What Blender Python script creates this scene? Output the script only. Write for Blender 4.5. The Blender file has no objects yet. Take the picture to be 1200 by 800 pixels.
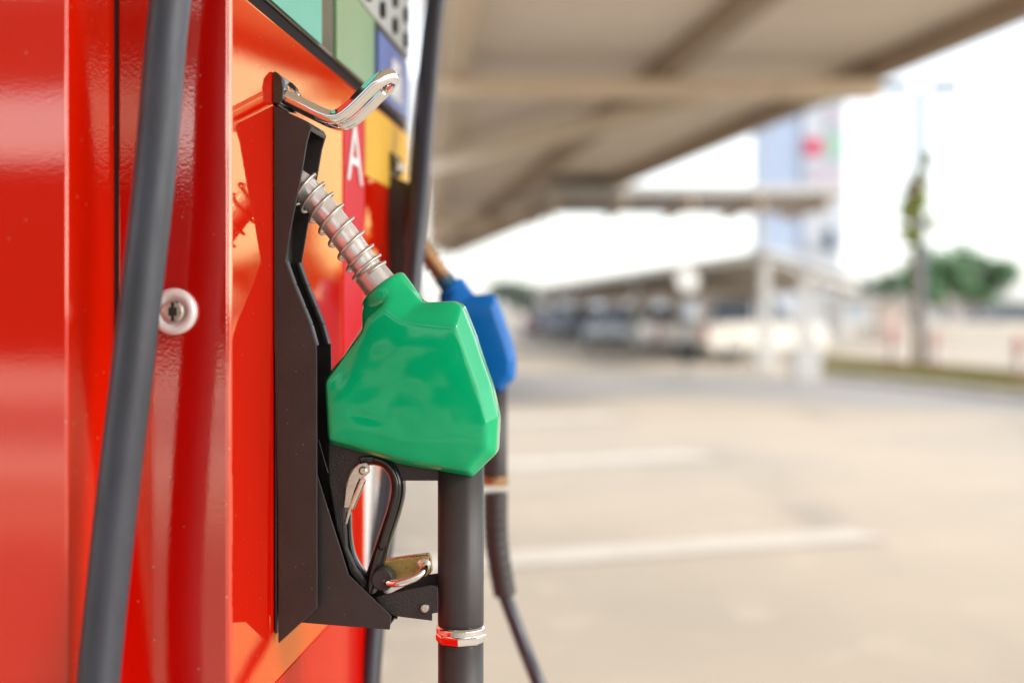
import bpy, bmesh, math, random
from mathutils import Vector, Matrix, noise
R = math.radians
SC = bpy.context.scene
COL = SC.collection
random.seed(7)

# ------------------------------------------------------------------ camera, sky, sun, exposure
F, CX, HY, CH = 1666.67, 600.0, 363.0, 1.38          # pixels of the 1200 px frame, eye height in metres
cam_d = bpy.data.cameras.new('camera'); cam = bpy.data.objects.new('camera', cam_d); COL.objects.link(cam)
cam.location = (0, 0, CH); cam.rotation_euler = (R(90), 0, 0)
cam_d.sensor_width = 36; cam_d.lens = 50; cam_d.shift_y = -(400 - HY) / 1200
cam_d.clip_start = 0.05; cam_d.clip_end = 3000
cam_d.dof.use_dof = True; cam_d.dof.focus_distance = 1.50; cam_d.dof.aperture_fstop = 2.2
SC.camera = cam

SUN_EL, SUN_AZ = 36.0, 114.0        # azimuth clockwise from +Y: the sun stands to the right and a little behind
w = bpy.data.worlds.new('World'); SC.world = w; w.use_nodes = True
nt = w.node_tree; bg = nt.nodes['Background']
sky = nt.nodes.new('ShaderNodeTexSky'); sky.sky_type = 'NISHITA'; sky.sun_disc = False
sky.sun_elevation = R(SUN_EL); sky.sun_rotation = R(SUN_AZ); sky.dust_density = 1.2; sky.air_density = 1.0; sky.ozone_density = 1.0
hs = nt.nodes.new('ShaderNodeHueSaturation'); hs.inputs['Saturation'].default_value = 0.30
nt.links.new(sky.outputs[0], hs.inputs['Color']); nt.links.new(hs.outputs[0], bg.inputs[0])
bg.inputs[1].default_value = 0.15
sd = bpy.data.lights.new('sun', 'SUN'); sd.energy = 1.5; sd.angle = R(10); sd.color = (1, 0.95, 0.87)
sun = bpy.data.objects.new('sun', sd); COL.objects.link(sun)
az, el = R(SUN_AZ), R(SUN_EL)
sdir = Vector((math.sin(az) * math.cos(el), math.cos(az) * math.cos(el), math.sin(el)))
sun.rotation_euler = (-sdir).to_track_quat('-Z', 'Y').to_euler(); sun.location = sdir * 60
SC.view_settings.view_transform = 'Standard'; SC.view_settings.look = 'None'
SC.view_settings.gamma = 1; SC.view_settings.use_curve_mapping = False
SC.view_settings.exposure = 1.4
try:
    SC.cycles.use_denoising = True; SC.cycles.max_bounces = 10
    SC.cycles.sample_clamp_indirect = 8; SC.cycles.caustics_reflective = False; SC.cycles.caustics_refractive = False
except Exception: pass

# ------------------------------------------------------------------ frames
def W(px, py, Z):                    # a pixel of the photograph at distance Z -> world point
    return Vector(((px - CX) / F * Z, Z, CH + (HY - py) / F * Z))
def G(px, py, z=0.0):                # a pixel on the ground -> world point
    Z = (CH - z) * F / (py - HY); return Vector(((px - CX) / F * Z, Z, z))
ANG = math.atan(0.075)
OX, OY = -0.252, 1.5
TN = Vector((math.sin(ANG), math.cos(ANG), 0)); NN = Vector((math.cos(ANG), -math.sin(ANG), 0))
ROT = (0, 0, -ANG)
BASE = 0.15
def L(px, py, d):                    # a pixel on the plane d metres along the pump's face -> (out, along, height)
    rx, rz = (px - CX) / F, (HY - py) / F
    s = (d + OX * TN.x + OY * TN.y) / (rx * TN.x + TN.y)
    return Vector(((s * rx - OX) * NN.x + (s - OY) * NN.y, d, CH + s * rz))
def D(v):                            # (out, along, height) -> world
    return Vector((OX, OY, 0)) + NN * v[0] + TN * v[1] + Vector((0, 0, v[2]))
def U(px, d): return L(px, HY, d).x
def face_d(px):                      # where the ray of a pixel column meets the pump's face (out = 0)
    rx = (px - CX) / F
    s = (OX * NN.x + OY * NN.y) / (rx * NN.x + NN.y)
    return (s * rx - OX) * TN.x + (s - OY) * TN.y
def face_z(px, py):
    d = face_d(px); return L(px, py, d).z

# ------------------------------------------------------------------ materials
def mat(name, col, rough=0.5, metal=0.0, coat=0.0, coat_rough=0.03, ior=1.5, var=0.0, vscale=6.0, bump=0.0, bscale=80.0,
        rvar=0.0, stretch=(1, 1, 1), detail=4.0, trans=0.0, emit=None, estr=0.0, spec=None, bump2=0.0, b2scale=10.0, col2=None, warm_tint=None, specks=0.0, speck_scale=55.0, speck_col=(0.55, 0.47, 0.42)):
    m = bpy.data.materials.new(name); m.use_nodes = True
    n = m.node_tree; b = n.nodes['Principled BSDF']
    c = (col[0], col[1], col[2], 1)
    b.inputs['Base Color'].default_value = c; b.inputs['Roughness'].default_value = rough
    b.inputs['Metallic'].default_value = metal; b.inputs['IOR'].default_value = ior
    b.inputs['Coat Weight'].default_value = coat; b.inputs['Coat Roughness'].default_value = coat_rough
    if warm_tint:                      # coat tint puts a warm reflection colour into the paint, stronger at a slant
        b.inputs['Coat Weight'].default_value = 1.0; b.inputs['Coat IOR'].default_value = 1.01; b.inputs['Coat Tint'].default_value = (*warm_tint, 1)
    if trans: b.inputs['Transmission Weight'].default_value = trans
    if emit: b.inputs['Emission Color'].default_value = (*emit, 1); b.inputs['Emission Strength'].default_value = estr
    tc = n.nodes.new('ShaderNodeTexCoord'); mp = n.nodes.new('ShaderNodeMapping'); mp.inputs['Scale'].default_value = stretch
    n.links.new(tc.outputs['Object'], mp.inputs[0])
    if var or col2:
        t = n.nodes.new('ShaderNodeTexNoise'); t.inputs['Scale'].default_value = vscale; t.inputs['Detail'].default_value = detail
        t.inputs['Roughness'].default_value = 0.62
        n.links.new(mp.outputs[0], t.inputs['Vector'])
        r = n.nodes.new('ShaderNodeValToRGB'); r.color_ramp.elements[0].position = 0.3; r.color_ramp.elements[1].position = 0.7
        lo = col2 or tuple(x * (1 - var) for x in col); hi = tuple(min(1, x * (1 + var)) for x in col)
        r.color_ramp.elements[0].color = (*lo, 1); r.color_ramp.elements[1].color = (*hi, 1)
        n.links.new(t.outputs['Fac'], r.inputs[0]); n.links.new(r.outputs[0], b.inputs['Base Color'])
    if specks:                       # scattered dust specks and tiny chips
        v = n.nodes.new('ShaderNodeTexVoronoi'); v.inputs['Scale'].default_value = speck_scale; n.links.new(mp.outputs[0], v.inputs['Vector'])
        lt = n.nodes.new('ShaderNodeMath'); lt.operation = 'LESS_THAN'; lt.inputs[1].default_value = 0.075; n.links.new(v.outputs['Distance'], lt.inputs[0])
        sx = n.nodes.new('ShaderNodeSeparateColor'); n.links.new(v.outputs['Color'], sx.inputs[0])
        g2 = n.nodes.new('ShaderNodeMath'); g2.operation = 'GREATER_THAN'; g2.inputs[1].default_value = 0.72; n.links.new(sx.outputs[0], g2.inputs[0])
        ml = n.nodes.new('ShaderNodeMath'); ml.operation = 'MULTIPLY'; n.links.new(lt.outputs[0], ml.inputs[0]); n.links.new(g2.outputs[0], ml.inputs[1])
        m2 = n.nodes.new('ShaderNodeMath'); m2.operation = 'MULTIPLY'; m2.inputs[1].default_value = specks; n.links.new(ml.outputs[0], m2.inputs[0])
        mx_ = n.nodes.new('ShaderNodeMix'); mx_.data_type = 'RGBA'; mx_.inputs[7].default_value = (*speck_col, 1)
        if b.inputs['Base Color'].is_linked: n.links.new(b.inputs['Base Color'].links[0].from_socket, mx_.inputs[6])
        else: mx_.inputs[6].default_value = c
        n.links.new(m2.outputs[0], mx_.inputs[0]); n.links.new(mx_.outputs[2], b.inputs['Base Color'])
    if rvar:
        t = n.nodes.new('ShaderNodeTexNoise'); t.inputs['Scale'].default_value = vscale * 3; t.inputs['Detail'].default_value = 6
        n.links.new(mp.outputs[0], t.inputs['Vector'])
        q = n.nodes.new('ShaderNodeMapRange'); q.inputs['To Min'].default_value = max(0.0, rough - rvar); q.inputs['To Max'].default_value = rough + rvar
        q.inputs['From Min'].default_value = 0.3; q.inputs['From Max'].default_value = 0.7
        n.links.new(t.outputs['Fac'], q.inputs[0]); n.links.new(q.outputs[0], b.inputs['Roughness'])
    last = None
    for st, s in ((bump, bscale), (bump2, b2scale)):
        if st:
            t = n.nodes.new('ShaderNodeTexNoise'); t.inputs['Scale'].default_value = s; t.inputs['Detail'].default_value = 3
            n.links.new(mp.outputs[0], t.inputs['Vector'])
            bm_ = n.nodes.new('ShaderNodeBump'); bm_.inputs['Strength'].default_value = st; bm_.inputs['Distance'].default_value = 0.002
            n.links.new(t.outputs['Fac'], bm_.inputs['Height'])
            if last: n.links.new(last.outputs[0], bm_.inputs['Normal'])
            n.links.new(bm_.outputs[0], b.inputs['Normal']); n.links.new(bm_.outputs[0], b.inputs['Coat Normal']); last = bm_
    return m

M = {}
M['red'] = mat('red gloss paint', specks=0.35, col=(0.76, 0.014, 0.001), rough=0.045, ior=2.25, warm_tint=(1.0, 0.95, 0.84), bump=0.012, bscale=300, bump2=0.008, b2scale=14, var=0.04, vscale=3)
M['red_face'] = mat('polished red face paint', specks=0.35, speck_scale=70, col=(0.68, 0.005, 0.001), rough=0.03, ior=2.5, warm_tint=(1.0, 0.968, 0.77), bump=0.012, bscale=150, bump2=0.02, b2scale=10, var=0.04, vscale=3)
M['red_orange'] = mat('orange peel red paint', specks=0.4, speck_scale=70, col=(0.50, 0.003, 0.001), rough=0.035, ior=2.45, warm_tint=(1.0, 0.95, 0.84), bump=0.035, bscale=330, bump2=0.008, b2scale=14, var=0.04, vscale=3)
M['red_low'] = mat('dim reflection red', (0.50, 0.004, 0.001), 0.12, ior=1.10, bump=0.02, bscale=150, var=0.08, vscale=5, warm_tint=(1.0, 0.97, 0.9))
M['gap'] = mat('black gasket', (0.012, 0.011, 0.011), 0.8, var=0.2)
M['holster'] = mat('dark brown plastic', specks=0.25, speck_scale=120, col=(0.026, 0.021, 0.020), rough=0.42, bump=0.12, bscale=420, var=0.18, vscale=14, rvar=0.08)
M['rough_black'] = mat('grained black plastic', (0.024, 0.021, 0.021), 0.5, bump=0.5, bscale=620, var=0.15, vscale=30)
M['black_gloss'] = mat('glossy black plastic', (0.012, 0.011, 0.012), 0.2, coat=0.4, rvar=0.08, bump=0.05, bscale=60)
M['sleeve'] = mat('matt grip rubber', specks=0.15, speck_scale=180, col=(0.036, 0.031, 0.031), rough=0.45, bump=0.16, bscale=1400, var=0.15, vscale=18)
M['hose'] = mat('grey black hose rubber', specks=0.25, speck_scale=150, col=(0.042, 0.044, 0.058), rough=0.38, bump=0.12, bscale=420, var=0.30, vscale=22, stretch=(1, 1, 0.25), rvar=0.1)
M['hose_dark'] = mat('blue black hose rubber', (0.020, 0.020, 0.030), 0.35, bump=0.1, bscale=160, var=0.2, vscale=9)
M['green'] = mat('glossy green vinyl', (0.0, 0.42, 0.165), 0.10, coat=0.08, coat_rough=0.02, ior=1.42, var=0.05, vscale=14, bump=0.02, bscale=70, rvar=0.04)
M['blue'] = mat('glossy blue vinyl', (0.0, 0.135, 0.48), 0.22, ior=1.38, coat_rough=0.08, var=0.08, vscale=14, bump2=0.25, b2scale=16)
M['collar_blue'] = mat('teal blue vinyl', (0.02, 0.13, 0.22), 0.35, var=0.1)
M['chrome'] = mat('polished chrome', (0.86, 0.86, 0.87), 0.06, metal=1, bump=0.02, bscale=60, rvar=0.03, vscale=20)
M['steel'] = mat('brushed steel tube', (0.84, 0.83, 0.82), 0.24, metal=0.6, var=0.06, vscale=22, bump=0.03, bscale=400, rvar=0.05)
M['wire'] = mat('spring wire', (0.58, 0.53, 0.48), 0.30, metal=0.8, var=0.15, vscale=60)
M['ferrule'] = mat('grey cast aluminium', (0.62, 0.61, 0.60), 0.36, metal=0.7, var=0.1, vscale=40, bump=0.15, bscale=300)
M['brass'] = mat('worn brass', (0.46, 0.33, 0.12), 0.34, metal=1, var=0.25, vscale=45, bump=0.15, bscale=200, rvar=0.12)
M['copper_spout'] = mat('tarnished brass tube', (0.45, 0.27, 0.14), 0.35, metal=1, var=0.2, vscale=30)
M['nickel'] = mat('satin nickel', (0.72, 0.66, 0.58), 0.3, metal=1, var=0.12, vscale=60, rvar=0.08)
M['lock_ring'] = mat('satin lock ring', (0.80, 0.80, 0.80), 0.30, metal=0.15, var=0.04, bump=0.05, bscale=200)
M['keyhole'] = mat('dark keyhole', (0.05, 0.045, 0.04), 0.4, metal=0.6, var=0.2)
M['trim'] = mat('dark trim', (0.014, 0.010, 0.010), 0.75, ior=1.2, var=0.1)
M['glass'] = mat('dark display glass', (0.05, 0.06, 0.05), 0.06, coat=0.5, var=0.3, vscale=5)
M['teal'] = mat('teal printed panel', (0.10, 0.50, 0.38), 0.3, coat=0.3, var=0.04, vscale=2)
M['plate'] = mat('pale grey plate', (0.42, 0.43, 0.40), 0.4, var=0.06)
M['olive'] = mat('flat green panel', (0.22, 0.38, 0.17), 0.3, coat=0.3, var=0.1, vscale=4)
M['signblue'] = mat('blue sticker', (0.10, 0.15, 0.45), 0.35, coat=0.2, var=0.04)
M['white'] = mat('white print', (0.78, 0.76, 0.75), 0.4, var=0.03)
M['yellow'] = mat('matt yellow', (0.72, 0.42, 0.05), 0.6, ior=1.25, var=0.06, vscale=8)
M['magenta'] = mat('crimson print', (0.58, 0.008, 0.015), 0.5, ior=1.25, var=0.05)
M['canopy'] = mat('beige ribbed roof sheet', (0.70, 0.60, 0.505), 0.6, var=0.06, vscale=0.5)
M['beam'] = mat('cream painted beam', (0.64, 0.51, 0.37), 0.5, var=0.08, vscale=2)
M['beam_dark'] = mat('brown painted purlin', (0.30, 0.22, 0.15), 0.55, var=0.1, vscale=2)
M['white_paint'] = mat('white painted steel', (0.50, 0.49, 0.465), 0.45, var=0.05, vscale=2)
M['roof2'] = mat('carport roof sheet', (0.36, 0.32, 0.28), 0.5, var=0.06, vscale=1)
M['pale_ground'] = mat('pale added ground', (0.66, 0.60, 0.52), 0.8, var=0.06, vscale=0.8)
M['concrete'] = mat('pale concrete', (0.50, 0.46, 0.40), 0.8, var=0.12, vscale=1.2, bump=0.3, bscale=30)
M['line'] = mat('worn white line paint', (0.56, 0.52, 0.45), 0.6, var=0.10, vscale=3.5)
M['tower_blue'] = mat('hazed blue cladding', (0.33, 0.40, 0.53), 0.4, var=0.04, vscale=0.3)  # cladding tones lightened in place of distance haze
M['tower_white'] = mat('hazed white cladding', (0.43, 0.46, 0.51), 0.5, var=0.05, vscale=0.3)
M['tower_glass'] = mat('grey window band', (0.45, 0.52, 0.58), 0.15, var=0.1)
M['red_sign'] = mat('red sign panel', (0.50, 0.012, 0.07), 0.4, var=0.05)
M['green_sign'] = mat('green sign panel', (0.26, 0.40, 0.33), 0.4, var=0.05)
M['pink_sign'] = mat('pink sign panel', (0.40, 0.36, 0.42), 0.4, var=0.05)
M['navy'] = mat('navy sign', (0.03, 0.06, 0.13), 0.4, var=0.1)
M['pole'] = mat('galvanised pole', (0.07, 0.09, 0.115), 0.55, metal=0.0, var=0.08)
M['bark'] = mat('grey brown bark', (0.19, 0.135, 0.105), 0.85, var=0.3, vscale=8, bump=0.6, bscale=40)
M['leaf'] = mat('deep green leaves', (0.095, 0.20, 0.085), 0.5, var=0.45, vscale=1.6)
M['leaf_y'] = mat('yellow green leaves', (0.30, 0.34, 0.05), 0.5, var=0.35, vscale=3)
M['leaf_far'] = mat('grey green leaves', (0.06, 0.095, 0.05), 0.6, var=0.4, vscale=0.7)
M['blade'] = mat('dry olive grass blades', (0.19, 0.16, 0.05), 0.7, var=0.3, vscale=2)
M['bollard_red'] = mat('faded red paint', (0.40, 0.20, 0.17), 0.5, var=0.15)
M['tyre'] = mat('tyre rubber', (0.02, 0.02, 0.02), 0.7, var=0.2)
M['rim'] = mat('alloy rim', (0.5, 0.5, 0.52), 0.3, metal=0.8, var=0.05)
M['car_glass'] = mat('tinted car glass', (0.03, 0.045, 0.06), 0.05, coat=0.3, var=0.1)
M['head'] = mat('headlight lens', (0.75, 0.76, 0.78), 0.08, var=0.05)
M['tail'] = mat('tail lamp', (0.42, 0.02, 0.02), 0.15, var=0.05)
for nm, c in (('car_white', (0.50, 0.47, 0.42)), ('car_silver', (0.52, 0.55, 0.58)), ('car_blue', (0.14, 0.20, 0.27)), ('car_dark', (0.05, 0.055, 0.065)), ('car_maroon', (0.16, 0.03, 0.05)), ('car_grey', (0.22, 0.23, 0.25))):
    M[nm] = mat(nm.replace('car_', '') + ' car paint', c, 0.25, coat=0.8, var=0.03, vscale=1)
M['wall'] = mat('pale rendered wall', (0.62, 0.60, 0.57), 0.8, var=0.08, vscale=0.6)
M['wall_shade'] = mat('shade toned brown wall', (0.19, 0.16, 0.14), 0.8, var=0.1, vscale=0.6)  # darkened in colour to stand for shade under the carport roof
M['wall_pink'] = mat('terracotta wall', (0.44, 0.35, 0.30), 0.8, var=0.08, vscale=0.6)
M['dark_soffit'] = mat('brown added roof', (0.10, 0.07, 0.05), 0.6, var=0.1, vscale=0.5)
M['unseen'] = mat('dark shop wall', (0.03, 0.02, 0.018), 0.7, var=0.2, vscale=0.4)

def ground_mat():
    m = bpy.data.materials.new('worn beige concrete ground'); m.use_nodes = True
    n = m.node_tree; b = n.nodes['Principled BSDF']; b.inputs['Roughness'].default_value = 0.85
    tc = n.nodes.new('ShaderNodeTexCoord')
    def noise_(sc, det, lo, hi, stretch=None):
        t = n.nodes.new('ShaderNodeTexNoise'); t.inputs['Scale'].default_value = sc; t.inputs['Detail'].default_value = det
        src = tc.outputs['Object']
        if stretch:
            mp = n.nodes.new('ShaderNodeMapping'); mp.inputs['Scale'].default_value = stretch[0]; mp.inputs['Rotation'].default_value = (0, 0, R(stretch[1]))
            n.links.new(src, mp.inputs[0]); src = mp.outputs[0]
        n.links.new(src, t.inputs['Vector'])
        r = n.nodes.new('ShaderNodeValToRGB'); r.color_ramp.elements[0].position = lo; r.color_ramp.elements[1].position = hi
        n.links.new(t.outputs['Fac'], r.inputs[0]); return r.outputs[0]
    def mix(a, bcol, fac):
        x = n.nodes.new('ShaderNodeMix'); x.data_type = 'RGBA'
        if isinstance(a, tuple): x.inputs[6].default_value = (*a, 1)
        else: n.links.new(a, x.inputs[6])
        x.inputs[7].default_value = (*bcol, 1); n.links.new(fac, x.inputs[0]); return x.outputs[2]
    c = mix((0.455, 0.385, 0.30), (0.375, 0.33, 0.268), noise_(0.22, 5, 0.40, 0.62))
    c = mix(c, (0.23, 0.205, 0.18), noise_(0.50, 6, 0.54, 0.74, ((1, 0.22, 1), 38)))
    c = mix(c, (0.52, 0.455, 0.36), noise_(2.2, 8, 0.58, 0.8))
    c = mix(c, (0.22, 0.20, 0.18), noise_(1.1, 3, 0.70, 0.78))
    n.links.new(c, b.inputs['Base Color'])
    t = n.nodes.new('ShaderNodeTexNoise'); t.inputs['Scale'].default_value = 60; t.inputs['Detail'].default_value = 6
    n.links.new(tc.outputs['Object'], t.inputs['Vector'])
    bp = n.nodes.new('ShaderNodeBump'); bp.inputs['Strength'].default_value = 0.3; bp.inputs['Distance'].default_value = 0.01
    n.links.new(t.outputs['Fac'], bp.inputs['Height']); n.links.new(bp.outputs[0], b.inputs['Normal'])
    return m
M['ground'] = ground_mat()
M['grey_strip'] = mat('grey ground strip', (0.30, 0.285, 0.27), 0.85, var=0.10, vscale=0.4)
M['grass'] = mat('dry grass', (0.20, 0.17, 0.045), 0.9, var=0.35, vscale=2.5)

# ------------------------------------------------------------------ helpers
def link(name, bm, m, parent=None, smooth=False, bevel=0.0, seg=2, ang=35):
    me = bpy.data.meshes.new(name)
    bmesh.ops.recalc_face_normals(bm, faces=bm.faces[:])
    bm.to_mesh(me); bm.free(); me.materials.append(m)
    o = bpy.data.objects.new(name, me); COL.objects.link(o)
    if smooth:
        for p in me.polygons: p.use_smooth = True
    if bevel:
        b = o.modifiers.new('bevel', 'BEVEL'); b.width = bevel; b.segments = seg; b.limit_method = 'ANGLE'; b.angle_limit = R(ang)
        b.harden_normals = False
    if parent: o.parent = parent
    return o
def thing(name, label, cat, loc=(0, 0, 0), rot=(0, 0, 0), group=None):
    o = bpy.data.objects.new(name, None); COL.objects.link(o); o.location = loc; o.rotation_euler = rot; o.empty_display_size = 0.1
    o['label'] = label; o['category'] = cat
    if group: o['group'] = group
    return o
def tag(o, label, cat, group=None):
    o['label'] = label; o['category'] = cat
    if group: o['group'] = group
    return o
def struct(name, bm, m, kind='structure', **k):
    o = link(name, bm, m, **k); o['kind'] = kind; return o
def box(bm, a, b, mtx=None):
    x0, y0, z0 = a; x1, y1, z1 = b
    vs = [bm.verts.new(p) for p in ((x0, y0, z0), (x1, y0, z0), (x1, y1, z0), (x0, y1, z0), (x0, y0, z1), (x1, y0, z1), (x1, y1, z1), (x0, y1, z1))]
    for f in ((0, 3, 2, 1), (4, 5, 6, 7), (0, 1, 5, 4), (1, 2, 6, 5), (2, 3, 7, 6), (3, 0, 4, 7)): bm.faces.new([vs[i] for i in f])
    if mtx is not None: bmesh.ops.transform(bm, matrix=mtx, verts=vs)
    return bm
def loft(bm, rings, cap=True, closed=True):
    R_ = [[bm.verts.new(p) for p in r] for r in rings]
    n = len(rings[0])
    for a, b in zip(R_, R_[1:]):
        for i in range(n if closed else n - 1):
            j = (i + 1) % n; bm.faces.new((a[i], a[j], b[j], b[i]))
    if cap: bm.faces.new(R_[0][::-1]); bm.faces.new(R_[-1])
    return bm
def prism_y(bm, pts, d0, d1):        # polygon of (x, z) extruded along y
    return loft(bm, [[Vector((x, d0, z)) for x, z in pts], [Vector((x, d1, z)) for x, z in pts]])
def crom(pts, n=8):
    pts = [Vector(p) for p in pts]; out = []
    for i in range(len(pts) - 1):
        p0 = pts[max(0, i - 1)]; p1 = pts[i]; p2 = pts[i + 1]; p3 = pts[min(len(pts) - 1, i + 2)]
        for k in range(n):
            t = k / n
            out.append(0.5 * ((2 * p1) + (-p0 + p2) * t + (2 * p0 - 5 * p1 + 4 * p2 - p3) * t * t + (-p0 + 3 * p1 - 3 * p2 + p3) * t ** 3))
    out.append(pts[-1]); return out
def tube(bm, path, r, sides=16, r2=None, up=None, cap=True):   # r: number, list or function of 0..1; r2/up: elliptical section with 'up' as its second axis
    path = [Vector(p) for p in path]; n = len(path); rings = []
    prev = None
    for i, p in enumerate(path):
        t = (path[min(i + 1, n - 1)] - path[max(i - 1, 0)]).normalized()
        if up is not None: b_ = (Vector(up) - t * t.dot(Vector(up))).normalized(); a_ = b_.cross(t)
        else:
            if prev is None:
                q = Vector((0, 0, 1)) if abs(t.z) < 0.9 else Vector((1, 0, 0)); a_ = (q - t * t.dot(q)).normalized()
            else: a_ = (prev - t * t.dot(prev)).normalized()
            prev = a_; b_ = t.cross(a_)
        rr = r(i / (n - 1)) if callable(r) else (r[i] if isinstance(r, (list, tuple)) else r)
        rb = rr if r2 is None else (r2(i / (n - 1)) if callable(r2) else r2)
        rings.append([p + a_ * rr * math.cos(2 * math.pi * k / sides) + b_ * rb * math.sin(2 * math.pi * k / sides) for k in range(sides)])
    return loft(bm, rings, cap)
def cyl(bm, p0, p1, r, sides=24, r1=None):
    return tube(bm, [Vector(p0), Vector(p1)], [r, r if r1 is None else r1], sides)
def lathe(bm, prof, c, axis, sides=32):   # prof: (radius, distance along axis)
    axis = Vector(axis).normalized(); q = Vector((0, 0, 1)) if abs(axis.z) < 0.9 else Vector((1, 0, 0))
    a = (q - axis * axis.dot(q)).normalized(); b = axis.cross(a); c = Vector(c)
    return loft(bm, [[c + axis * h + (a * math.cos(2 * math.pi * k / sides) + b * math.sin(2 * math.pi * k / sides)) * max(r, 1e-5) for k in range(sides)] for r, h in prof])
def helix(p0, p1, r, turns, n=22):
    p0, p1 = Vector(p0), Vector(p1); ax = (p1 - p0).normalized(); q = Vector((0, 1, 0)); a = (q - ax * ax.dot(q)).normalized(); b = ax.cross(a)
    N = int(turns * n)
    return [p0.lerp(p1, i / N) + (a * math.cos(2 * math.pi * i / n) + b * math.sin(2 * math.pi * i / n)) * r for i in range(N + 1)]
def NB(): return bmesh.new()
def remesh(o, voxel, it, fac=0.5):
    r = o.modifiers.new('remesh', 'REMESH'); r.mode = 'VOXEL'; r.voxel_size = voxel; r.use_smooth_shade = True
    s = o.modifiers.new('smooth', 'SMOOTH'); s.iterations = it; s.factor = fac
    dg = bpy.context.evaluated_depsgraph_get(); dg.update()
    me = bpy.data.meshes.new_from_object(o.evaluated_get(dg)); old = o.data
    o.modifiers.clear(); mt = old.materials[0]; o.data = me
    if not me.materials: me.materials.append(mt)
    for p in me.polygons: p.use_smooth = True
def text_mesh(name, s, size, depth, m, parent, mtx):
    c = bpy.data.curves.new(name, 'FONT'); c.body = s; c.size = size; c.extrude = depth; c.align_x = 'CENTER'
    t = bpy.data.objects.new('tmp', c); COL.objects.link(t)
    dg = bpy.context.evaluated_depsgraph_get(); dg.update()
    me = bpy.data.meshes.new_from_object(t.evaluated_get(dg)); COL.objects.unlink(t); bpy.data.objects.remove(t)
    me.transform(mtx); me.materials.clear(); me.materials.append(m)
    o = bpy.data.objects.new(name, me); COL.objects.link(o); o.parent = parent; return o

# ------------------------------------------------------------------ ground, grey strip, markings
b = NB(); vs = [b.verts.new(p) for p in ((-1500, -1500, 0), (1500, -1500, 0), (1500, 1500, 0), (-1500, 1500, 0))]; b.faces.new(vs)
struct('ground', b, M['ground'])
def sheet(bm, pts, z): bm.faces.new([bm.verts.new((p[0], p[1], z)) for p in pts]); return bm
b = NB(); sheet(b, [(-40, 31), (4.6, 30.5), (9.0, 22.0), (40, 14.0), (40, 9.8), (8.5, 17.5), (3.0, 22.0), (-40, 23.5)], 0.004)  # grey strip laid across the ground
struct('grey_ground_strip', b, M['grey_strip'])
def bay_line(pa, pb, w_):
    a, c = G(*pa), G(*pb); dv = (c - a).normalized(); a = a - dv * 2.2; s = Vector((-dv.y, dv.x, 0)) * w_ / 2
    bm = NB(); sheet(bm, [a - s, c - s, c + s, a + s], 0.008)
    return struct('bay_marking', bm, M['line'])
bay_line((600, 656), (1018, 626), 0.42)
bay_line((600, 545), (822, 533), 0.62)
bay_line((600, 493), (730, 487), 0.7)
b = NB(); sheet(b, [(-60, -30), (30, -30), (30, -8.5), (-60, -8.5)], 0.004); struct('added_pale_ground', b, M['pale_ground'])  # unseen pale ground added to brighten the reflections in the red paint
# raised planting strip with a concrete kerb
k0 = [G(953, 444), G(1080, 457), G(1260, 478)]; k1 = [G(965, 424), G(1090, 433), G(1270, 449)]
def strip(name, lo, hi, z0, z1, m, kind='structure'):
    bm = NB(); n = len(lo)
    rings = [[Vector((a.x, a.y, z0)), Vector((c.x, c.y, z0)), Vector((c.x, c.y, z1)), Vector((a.x, a.y, z1))] for a, c in zip(lo, hi)]
    loft(bm, rings); return struct(name, bm, m, kind)
def inset(lo, hi, t): return [a.lerp(c, t) for a, c in zip(lo, hi)]
strip('kerb', k0, inset(k0, k1, 0.06), -0.05, 0.13, M['concrete'])
strip('verge_soil', inset(k0, k1, 0.06), k1, -0.05, 0.10, M['grass'])
bm = NB(); ga, gb = inset(k0, k1, 0.08), inset(k0, k1, 0.98)
for i in range(9000):
    s = random.random() * 1.999; k = int(s); t = random.random()
    p = ga[k].lerp(ga[k + 1], s - k).lerp(gb[k].lerp(gb[k + 1], s - k), t); p.z = 0.095
    h_ = random.uniform(0.05, 0.16); a = random.random() * 6.28; d_ = Vector((math.cos(a), math.sin(a), 0)) * 0.012
    lean = Vector((random.uniform(-.05, .05), random.uniform(-.05, .05), h_))
    bm.faces.new([bm.verts.new(q) for q in (p - d_, p + d_, p + lean)])
struct('grass', bm, M['blade'], 'stuff')

# ------------------------------------------------------------------ pump island
b = NB(); box(b, (-0.85, -0.9, 0), (0.14, 1.9, BASE))
o = struct('pump_island', b, M['concrete'], bevel=0.02); o.location = (OX, OY, 0); o.rotation_euler = ROT

# ------------------------------------------------------------------ fuel dispenser
disp = thing('fuel_dispenser', 'large glossy red fuel dispenser filling the left of the view', 'fuel dispenser', D((0, 0, BASE)), ROT)
def lz(v): return Vector((v[0], v[1], v[2] - BASE))
D_END = face_d(271); D_FAR = face_d(478)
Z_GL = 1.38 + 0.306                                  # lower edge of the glazed head
uc = U(136, D_END)                                   # where the side column leaves the end panel
D_LOW = face_d(446)
b = NB(); loft(b, [[Vector((u, d_, z)) for d_, z in ((D_END, 0), (D_LOW, 0), (D_LOW, 1.22 - BASE), (D_FAR, 1.26 - BASE), (D_FAR, Z_GL - BASE), (D_END, Z_GL - BASE))] for u in (-0.55, 0)]); link('cabinet', b, M['red_face'], disp, bevel=0.004, seg=4)
b = NB(); box(b, (uc + 0.0028, D_END - 0.0016, 0.02), (-0.0035, D_END + 0.004, Z_GL - BASE - 0.004)); link('end_panel', b, M['red_orange'], disp, bevel=0.0016, seg=3)
b = NB(); box(b, (-0.548, D_END + 0.004, Z_GL - BASE + 0.0015), (-0.004, D_FAR - 0.004, Z_GL - BASE + 0.014)); link('trim', b, M['trim'], disp)
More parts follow.
